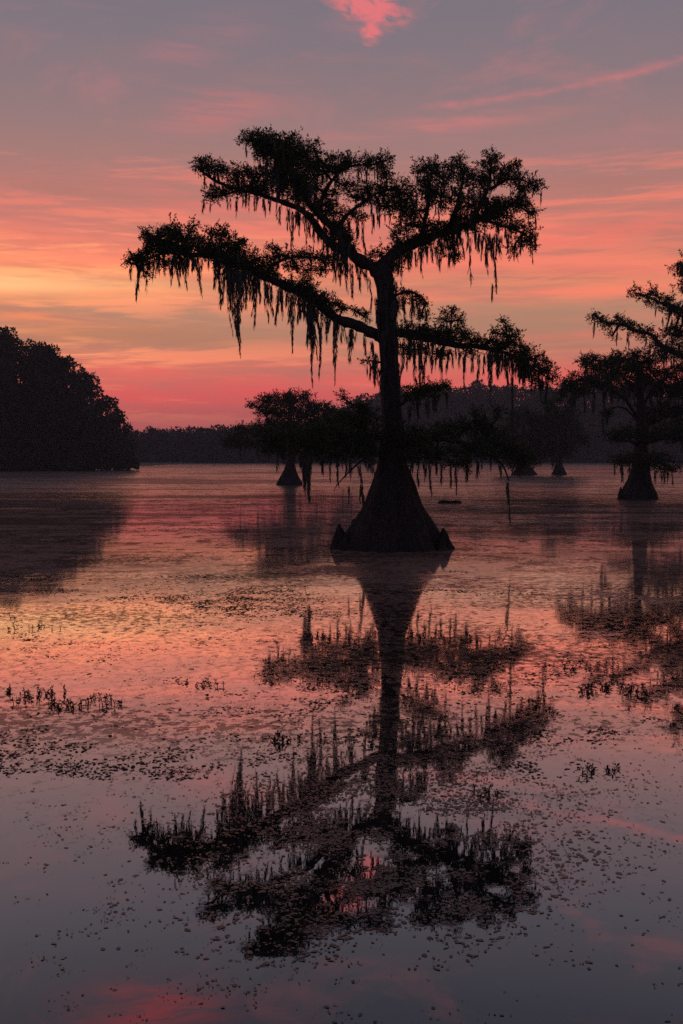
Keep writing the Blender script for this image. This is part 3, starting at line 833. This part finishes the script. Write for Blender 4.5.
# ------------------------------------------------------------------ cypress on the right
D2 = ground_dist(499)
cypress("bald_cypress", "rounded dark cypress standing in the lake at the right, small knee at its foot", (638, 499), D2,
        [(499, 619.5, 657), (492, 623, 655), (484, 626, 652), (474, 631, 650), (455, 633, 649), (430, 635.5, 646), (392, 637, 644), (370, 638, 643)],
        [dict(paths=[([(639, 420), (625, 400, -1), (605, 385, -2), (585, 378, -2.5), (568, 384, -3)], 4, 1.2), ([(640, 400), (625, 380, 0), (610, 364, .5), (590, 358, 1)], 4, 1.2)],
              blobs=[(585, 361, 6, 5), (596, 357, 6, 3), (594, 368, 12, 8), (566, 385, 7, 5), (579, 380, 11, 6), (578, 391, 11, 6), (604, 384, 20, 7), (611, 368, 16, 9), (617, 359, 12, 6), (562, 394, 5, 4), (612, 378, 16, 6)],
              moss=[(585, 396, 412, 3), (594, 390, 410, 3), (604, 390, 408, 3), (612, 388, 402, 4), (572, 396, 408, 3)]),
         dict(paths=[([(641, 410), (650, 392, 1), (662, 380, 1.5), (676, 376, 2)], 4, 1.2), ([(640, 390), (638, 370, -.5), (636, 356, -.5)], 4, 1.2)],
              blobs=[(637, 356, 10, 5), (631, 367, 16, 10), (650, 362, 9, 6), (647, 376, 16, 8), (668, 374, 14, 8), (677, 392, 12, 10), (660, 390, 10, 7), (690, 384, 14, 12), (640, 384, 14, 6)],
              moss=[(625, 384, 400, 4), (634, 386, 404, 3), (650, 388, 402, 3), (628, 384, 396, 5), (666, 398, 408, 3)]),
         dict(paths=[([(637, 420), (628, 411, -.8), (615, 408, -1.2), (606, 413, -1.5)], 2.6, 1.2)], blobs=[(606, 414, 4, 3)], moss=[(603, 412, 430, 2.5), (607, 414, 422, 3)], wisps=0.3),
         dict(paths=[([(641, 432), (655, 422, 1), (670, 414, 1.5), (686, 412, 2)], 4, 1.2), ([(640, 444), (660, 440, -1), (680, 436, -1.6)], 4, 1.2), ([(639, 446), (625, 440, -1), (608, 437, -1.6)], 3, 1)],
              blobs=[(660, 411, 16, 7), (648, 420, 13, 5), (680, 416, 12, 8), (615, 436, 13, 5), (628, 432, 8, 5), (650, 436, 14, 6), (669, 433, 14, 8), (686, 436, 12, 9)], moss=[(655, 424, 436, 3), (670, 420, 432, 3)], wisps=0.3),
         dict(paths=[([(641, 466), (655, 462, -1.2), (670, 466, -1.8)], 3, 1), ([(637, 466), (628, 461, -1), (618, 458, -1.6)], 2.4, 1)],
              blobs=[(626, 459, 12, 6), (658, 460, 13, 6), (669, 468, 11, 4), (648, 466, 8, 5)], moss=[(622, 462, 478, 2), (629, 464, 480, 2), (655, 468, 480, 2), (664, 470, 480, 2), (672, 468, 482, 2)])],
        knees=[(621, 487, 5, -.3), (654, 493, 6, -.4)], dens=1.5, leafpx=2.8)

# ------------------------------------------------------------------ cypress just outside the frame on the right
D3 = ground_dist(500)
cypress("bald_cypress", "cypress at the right edge reaching feathery branches into the picture above the rounded one", (728, 500), D3,
        [(501, 700, 758), (494, 706, 751), (484, 714, 744), (470, 720, 737), (430, 722, 734), (350, 723, 733), (280, 724, 731), (235, 725, 729)],
        [dict(paths=[([(727, 372, 0), (705, 362, -.3), (683, 357, -.5), (661, 344, -.7), (645, 333, -.9), (620, 325, -1), (605, 321, -1.1), (593, 316, -1.1)], 7, 1)],
              blobs=[(592, 317, 3, 4), (600, 321, 6, 3), (608, 324, 7, 4), (620, 324, 8, 4), (633, 328, 7, 5), (645, 333, 8, 6), (657, 343, 9, 6), (671, 349, 12, 7), (612, 335, 3, 3), (620, 318, 4, 2), (686, 356, 12, 8), (702, 364, 12, 8), (684, 368, 10, 4), (664, 356, 8, 4)], moss=[(650, 342, 352, 2), (664, 352, 366, 2)], wisps=0.6),
         dict(paths=[([(727, 330, 0), (705, 320, .4), (688, 312, .6), (671, 306, .8), (650, 298, .9), (634, 293, 1)], 6, 1)],
              blobs=[(634, 292, 6, 4), (645, 295, 5, 4), (653, 292, 5, 4), (650, 303, 6, 3), (664, 304, 9, 5), (672, 312, 10, 6), (660, 297, 4, 4), (671, 297, 4, 3), (686, 312, 10, 8), (672, 336, 9, 5), (679, 330, 8, 7), (690, 336, 12, 12), (666, 330, 3, 3), (700, 318, 14, 10)], moss=[(672, 316, 328, 2)], wisps=0.6),
         dict(paths=[([(727, 300, 0), (710, 288, -.3), (695, 280, -.5), (677, 273, -.7)], 5, 1), ([(727, 270, 0), (728, 240, 0), (726, 210, 0)], 6, 2), ([(728, 290, 0), (745, 275, .4), (770, 262, .8)], 5, 1)],
              blobs=[(677, 273, 5, 6), (683, 264, 5, 7), (690, 276, 9, 9), (683, 286, 7, 5), (705, 284, 12, 9), (715, 262, 14, 12), (728, 240, 14, 12), (726, 218, 10, 10), (745, 270, 16, 10), (768, 262, 14, 9)], wisps=0.6),
         dict(paths=[([(727, 400, 0), (712, 392, -.6), (698, 394, -1)], 4, 1), ([(728, 360, 0), (750, 350, .5), (780, 345, 1)], 6, 1)],
              blobs=[(700, 394, 10, 7), (712, 398, 10, 8), (752, 350, 16, 10), (778, 346, 16, 9)], moss=[(700, 400, 424, 3), (712, 404, 430, 4)])],
        dens=1.0, leafpx=3.0)

# ------------------------------------------------------------------ two far cypresses with stumpy feet
D4 = ground_dist(475)
cypress("bald_cypress", "far cypress with a wide dark foot, between the tall tree and the right one", (524, 475), D4,
        [(475.5, 511, 537.5), (470, 515, 533), (465, 518, 530), (455, 521, 527), (430, 522, 526), (415, 522.5, 525)],
        [dict(paths=[([(524, 440), (512, 430, -2), (502, 428, -3)], 3, 1), ([(524, 450), (512, 456, -2), (500, 458, -3)], 2, 1)], blobs=[(510, 428, 9, 6), (500, 432, 8, 5), (512, 440, 12, 6), (505, 452, 10, 6), (516, 418, 8, 6), (515, 462, 10, 4)], wisps=0.5),
         dict(paths=[([(524, 440), (536, 430, 2), (546, 428, 3)], 3, 1), ([(524, 450), (538, 450, 2)], 2, 1)], blobs=[(532, 420, 10, 7), (544, 424, 8, 6), (538, 436, 12, 7), (540, 452, 10, 6), (530, 462, 10, 4), (524, 412, 6, 4), (534, 444, 12, 8), (522, 452, 12, 7), (510, 462, 10, 5)], wisps=0.5)],
        dens=1.7, leafpx=2.6)
cypress("bald_cypress", "far cypress with a small pointed foot, nearest to the right-hand cypress", (559, 475), D4 + 1,
        [(475, 551, 567), (471, 553, 565), (465, 555.5, 562.5), (455, 557, 561), (430, 558, 560.5), (415, 558.3, 560)],
        [dict(paths=[([(559, 440), (548, 428, -2), (541, 422, -3)], 3, 1)], blobs=[(553, 418, 10, 7), (546, 430, 9, 6), (552, 404, 8, 6), (566, 410, 9, 6), (559, 424, 12, 8), (553, 442, 11, 7), (548, 454, 8, 5)], wisps=0.8),
         dict(paths=[([(559, 435), (570, 425, 2), (578, 422, 3)], 3, 1)], blobs=[(568, 420, 10, 6), (566, 434, 9, 5), (575, 428, 7, 5), (568, 446, 11, 7), (561, 455, 8, 4), (582, 440, 8, 5)], wisps=0.8)],
        dens=1.7, leafpx=2.6)


# ------------------------------------------------------------------ floating leaves
def vnoise(x, y, s, seed=0.0):
    return np.array([noise.fractal(Vector((a * s, b * s, seed)), 0.6, 2.0, 4) for a, b in zip(x, y)])


PAD = mat_leaf("floating_leaf", (0.030, 0.028, 0.018), (0.085, 0.065, 0.045), 30.0, 0.30, 0.7)


def pads(mb, x, y, r, tilt=0.05, lift=0.004):
    n = len(x)
    K = 7
    th = np.linspace(0, 2 * math.pi, K, endpoint=False)
    rot = rng.uniform(0, 6.28, n)
    asp = rng.uniform(0.3, 0.8, n)
    lx_ = np.cos(th)[None] * r[:, None] * (1 + 0.18 * rng.normal(size=(n, K)))
    ly_ = np.sin(th)[None] * (r * asp)[:, None] * (1 + 0.18 * rng.normal(size=(n, K)))
    c, s = np.cos(rot)[:, None], np.sin(rot)[:, None]
    gx, gy = lx_ * c - ly_ * s, lx_ * s + ly_ * c
    tx, ty = rng.normal(size=n) * tilt, rng.normal(size=n) * tilt
    gz = gx * tx[:, None] + gy * ty[:, None] + lift + rng.random((n, K)) * 0.0012
    V_ = np.stack([x[:, None] + gx, y[:, None] + gy, np.maximum(gz, 0.0015)], 2).reshape(-1, 3)
    mb.add(V_, np.arange(n * K).reshape(n, K))


def px_points(n, y0, y1, x0=-60, x1=743, power=1.0):
    """random spots on the water, even over the picture rows y0..y1"""
    py = y0 + (y1 - y0) * rng.random(n) ** power
    px = rng.uniform(x0, x1, n)
    v = -(py - 512.0) / F
    t = CAM_H / (SP - v * CP)
    return px, py, (px - 341.5) / F * t, (CP + v * SP) * t


lp_ = MB()
# thick raft of leaves in front of the tall tree, thinning outwards
px, py, x, y = px_points(120000, 690, 970)
nz = vnoise(x, y, 0.9, 1.0); nf = vnoise(x, y, 3.0, 4.0)
wgt = np.exp(-((px - 395) / 135) ** 2 - ((py - 850) / 75) ** 2) + 0.55 * np.exp(-((px - 400) / 190) ** 2 - ((py - 760) / 50) ** 2)
keep = rng.random(len(px)) < wgt * (0.55 + 0.9 * nz + 1.2 * nf)
pads(lp_, x[keep], y[keep], np.clip(rng.lognormal(math.log(0.0085), 0.4, keep.sum()), 0.003, 0.020), 0.03, 0.002)
# scattered everywhere in drifts
px, py, x, y = px_points(60000, 600, 1060)
nz = vnoise(x, y, 0.7, 11.0); nf = vnoise(x, y, 4.0, 14.0)
keep = rng.random(len(px)) < np.clip(-0.10 + 0.6 * nz + 0.8 * nf, 0, 1) * np.interp(py, [600, 700, 800, 1060], [1.6, 1.3, 0.75, 0.5])
pads(lp_, x[keep], y[keep], np.clip(rng.lognormal(math.log(0.0055), 0.45, keep.sum()), 0.002, 0.014) * np.interp(y[keep], [5, 15], [1, 1.8]), 0.05, 0.002)
kind(lp_.build("floating_leaves", PAD), 'stuff', "small dark leaves floating in drifts on the lake surface", "leaves")

# rough weed just breaking the surface in long drifts farther out
wm = MB()
px, py, x, y = px_points(170000, 556, 780)
nz = vnoise(x, y, 0.33, 21.0); nf = vnoise(x, y, 2.2, 24.0)
hand = np.zeros(len(px))
for (a, b, sa, sb, q) in [(180, 598, 95, 5, 1.0), (270, 596, 60, 8, .9), (90, 586, 60, 5, .7), (190, 578, 60, 2.5, .6), (280, 612, 70, 5, .8), (230, 606, 80, 6, .7), (450, 590, 80, 6, .5), (600, 694, 60, 4, .9),
                          (200, 684, 25, 4, .9), (400, 640, 130, 8, .5), (340, 700, 110, 10, .6), (420, 660, 120, 14, .6), (650, 650, 60, 10, .6), (300, 640, 60, 6, .5), (560, 730, 90, 8, .5), (250, 720, 110, 9, .45)]:
    hand += 1.3 * q * np.exp(-((px - a) / sa) ** 2 - ((py - b) / sb) ** 2)
keep = rng.random(len(px)) < np.clip(-0.08 + 0.28 * nz + 0.32 * nf + 0.45 * hand * (0.4 + 1.4 * nf), 0, 1)
n = keep.sum()
X0, Y0 = x[keep], y[keep]
rr = rng.uniform(0.010, 0.030, n) * np.interp(Y0, [7, 20], [1, 1.7])
pads(wm, X0, Y0, rr * 0.62, 0.07, 0.002)
for (a, b, sa, sb, q) in [(175, 598, 80, 5, 1.0), (275, 594, 50, 7, 1.1), (60, 590, 60, 4, .7), (195, 577, 40, 2.2, .8), (215, 577, 30, 1.6, .8), (280, 614, 60, 5, .9), (225, 608, 60, 6, .9),
                          (105, 526, 22, 1.3, .9), (195, 529, 22, 1.2, 1.0), (230, 525, 60, 1.2, .5), (470, 592, 60, 4, .5), (450, 514, 50, 1.2, .5), (420, 572, 60, 2, .4), (30, 640, 12, 1.5, .8), (120, 560, 60, 2, .4)]:
    n = int(3.0 * q * sa * sb)
    gx, gy = a + rng.normal(size=n) * sa * 0.6, b + rng.normal(size=n) * sb * 0.6
    v = -(gy - 512.0) / F
    t_ = CAM_H / (SP - v * CP)
    xx, yy = (gx - 341.5) / F * t_, (CP + v * SP) * t_
    kp = rng.random(n) < 0.45 + 1.5 * vnoise(xx, yy, 1.6, 31.0)
    pads(wm, xx[kp], yy[kp], rng.uniform(0.008, 0.022, kp.sum()) * np.interp(yy[kp], [10, 40], [1, 2.6]), 0.12, 0.003)
WEED = mat_leaf("surface_weed", (0.018, 0.016, 0.012), (0.050, 0.040, 0.030), 20.0, 0.8, 0.1)
kind(wm.build("surface_weed", WEED), 'stuff', "ragged dark drifts of weed lying on the lake surface", "weed")


# weed sprigs that stand out of the water
def sprig(mb, cx, cy, n, spread, h):
    for _ in range(n):
        bx, by = cx + rng.normal() * spread, cy + rng.normal() * spread * 0.8
        hh = h * rng.uniform(0.5, 1.25)
        lean = rng.normal(size=2) * 0.25 * hh
        P = catmull([(bx, by, -0.01), (bx + lean[0] * .4, by + lean[1] * .4, hh * .6), (bx + lean[0], by + lean[1], hh)], 4)
        tube(mb, P, np.linspace(0.0042, 0.0016, 4), 4)
        k = 5
        C = P[rng.integers(1, 4, k)]
        leaf_quads(mb, C, rng.normal(size=(k, 3)) + np.array([0, 0, .5]), rng.uniform(.02, .045, k), rng.uniform(.008, .016, k))


em = MB()
for (a0, a1, b, nn, h) in [(580, 600, 772, 9, .035), (606, 618, 771, 7, .035), (480, 500, 796, 5, .03), (0, 62, 696, 22, .08), (50, 125, 706, 26, .08), (20, 110, 700, 12, .07), (185, 222, 684, 9, .05), (580, 650, 690, 40, .07), (560, 620, 668, 14, .06), (0, 60, 628, 12, .06),
                           (410, 470, 640, 20, .09), (300, 380, 638, 22, .09), (260, 330, 742, 12, .07)]:
    for _ in range(nn):
        ax = rng.uniform(a0, a1); bb = b + rng.normal() * 3
        P = at(ax, bb, ground_dist(bb))
        sprig(em, P[0], P[1], rng.integers(1, 3), 0.03, h * 0.45)
kind(em.build("emergent_weed", WEED), 'stuff', "thin bands of upright weed shoots poking out of the lake", "weed")
# low mound of weed beyond the tall tree
t_ = MB()
for (ax, wd) in [(443, .25), (448, .4), (456, .3)]:
    Dd = ground_dist(503); P = at(ax, 503, Dd)
    n = 160
    d = unit(rng.normal(size=(n, 3))); d[:, 2] = np.abs(d[:, 2])
    leaf_quads(t_, np.array([P[0], P[1], -.02]) + d * np.array([wd * .6, .4, .05]), d + rng.normal(size=(n, 3)) * .4, .12, .06)
o = t_.build("weed_mound", WEED); o['label'] = "low dark mound of weed on the water right of the tall trunk"; o['category'] = "weed"

# ------------------------------------------------------------------ haze
hm = bpy.data.materials.new("haze"); hm.use_nodes = True
t = NT(hm.node_tree)
pv = t.node('ShaderNodeVolumePrincipled')
pv.inputs['Color'].default_value = (0.9, 0.86, 0.9, 1)
pv.inputs['Density'].default_value = 0.0006
o = t.node('ShaderNodeOutputMaterial'); t.link(pv.outputs[0], o.inputs['Volume'])
hb = MB()
x0, x1, y0, y1, z0, z1 = -720, 720, -80, 920, -1.5, 34
hb.add([(x0, y0, z0), (x1, y0, z0), (x1, y1, z0), (x0, y1, z0), (x0, y0, z1), (x1, y0, z1), (x1, y1, z1), (x0, y1, z1)],
       [(0, 3, 2, 1), (4, 5, 6, 7), (0, 1, 5, 4), (1, 2, 6, 5), (2, 3, 7, 6), (3, 0, 4, 7)])
kind(hb.build("haze", hm), 'stuff', "thin evening haze lying over the lake", "haze")
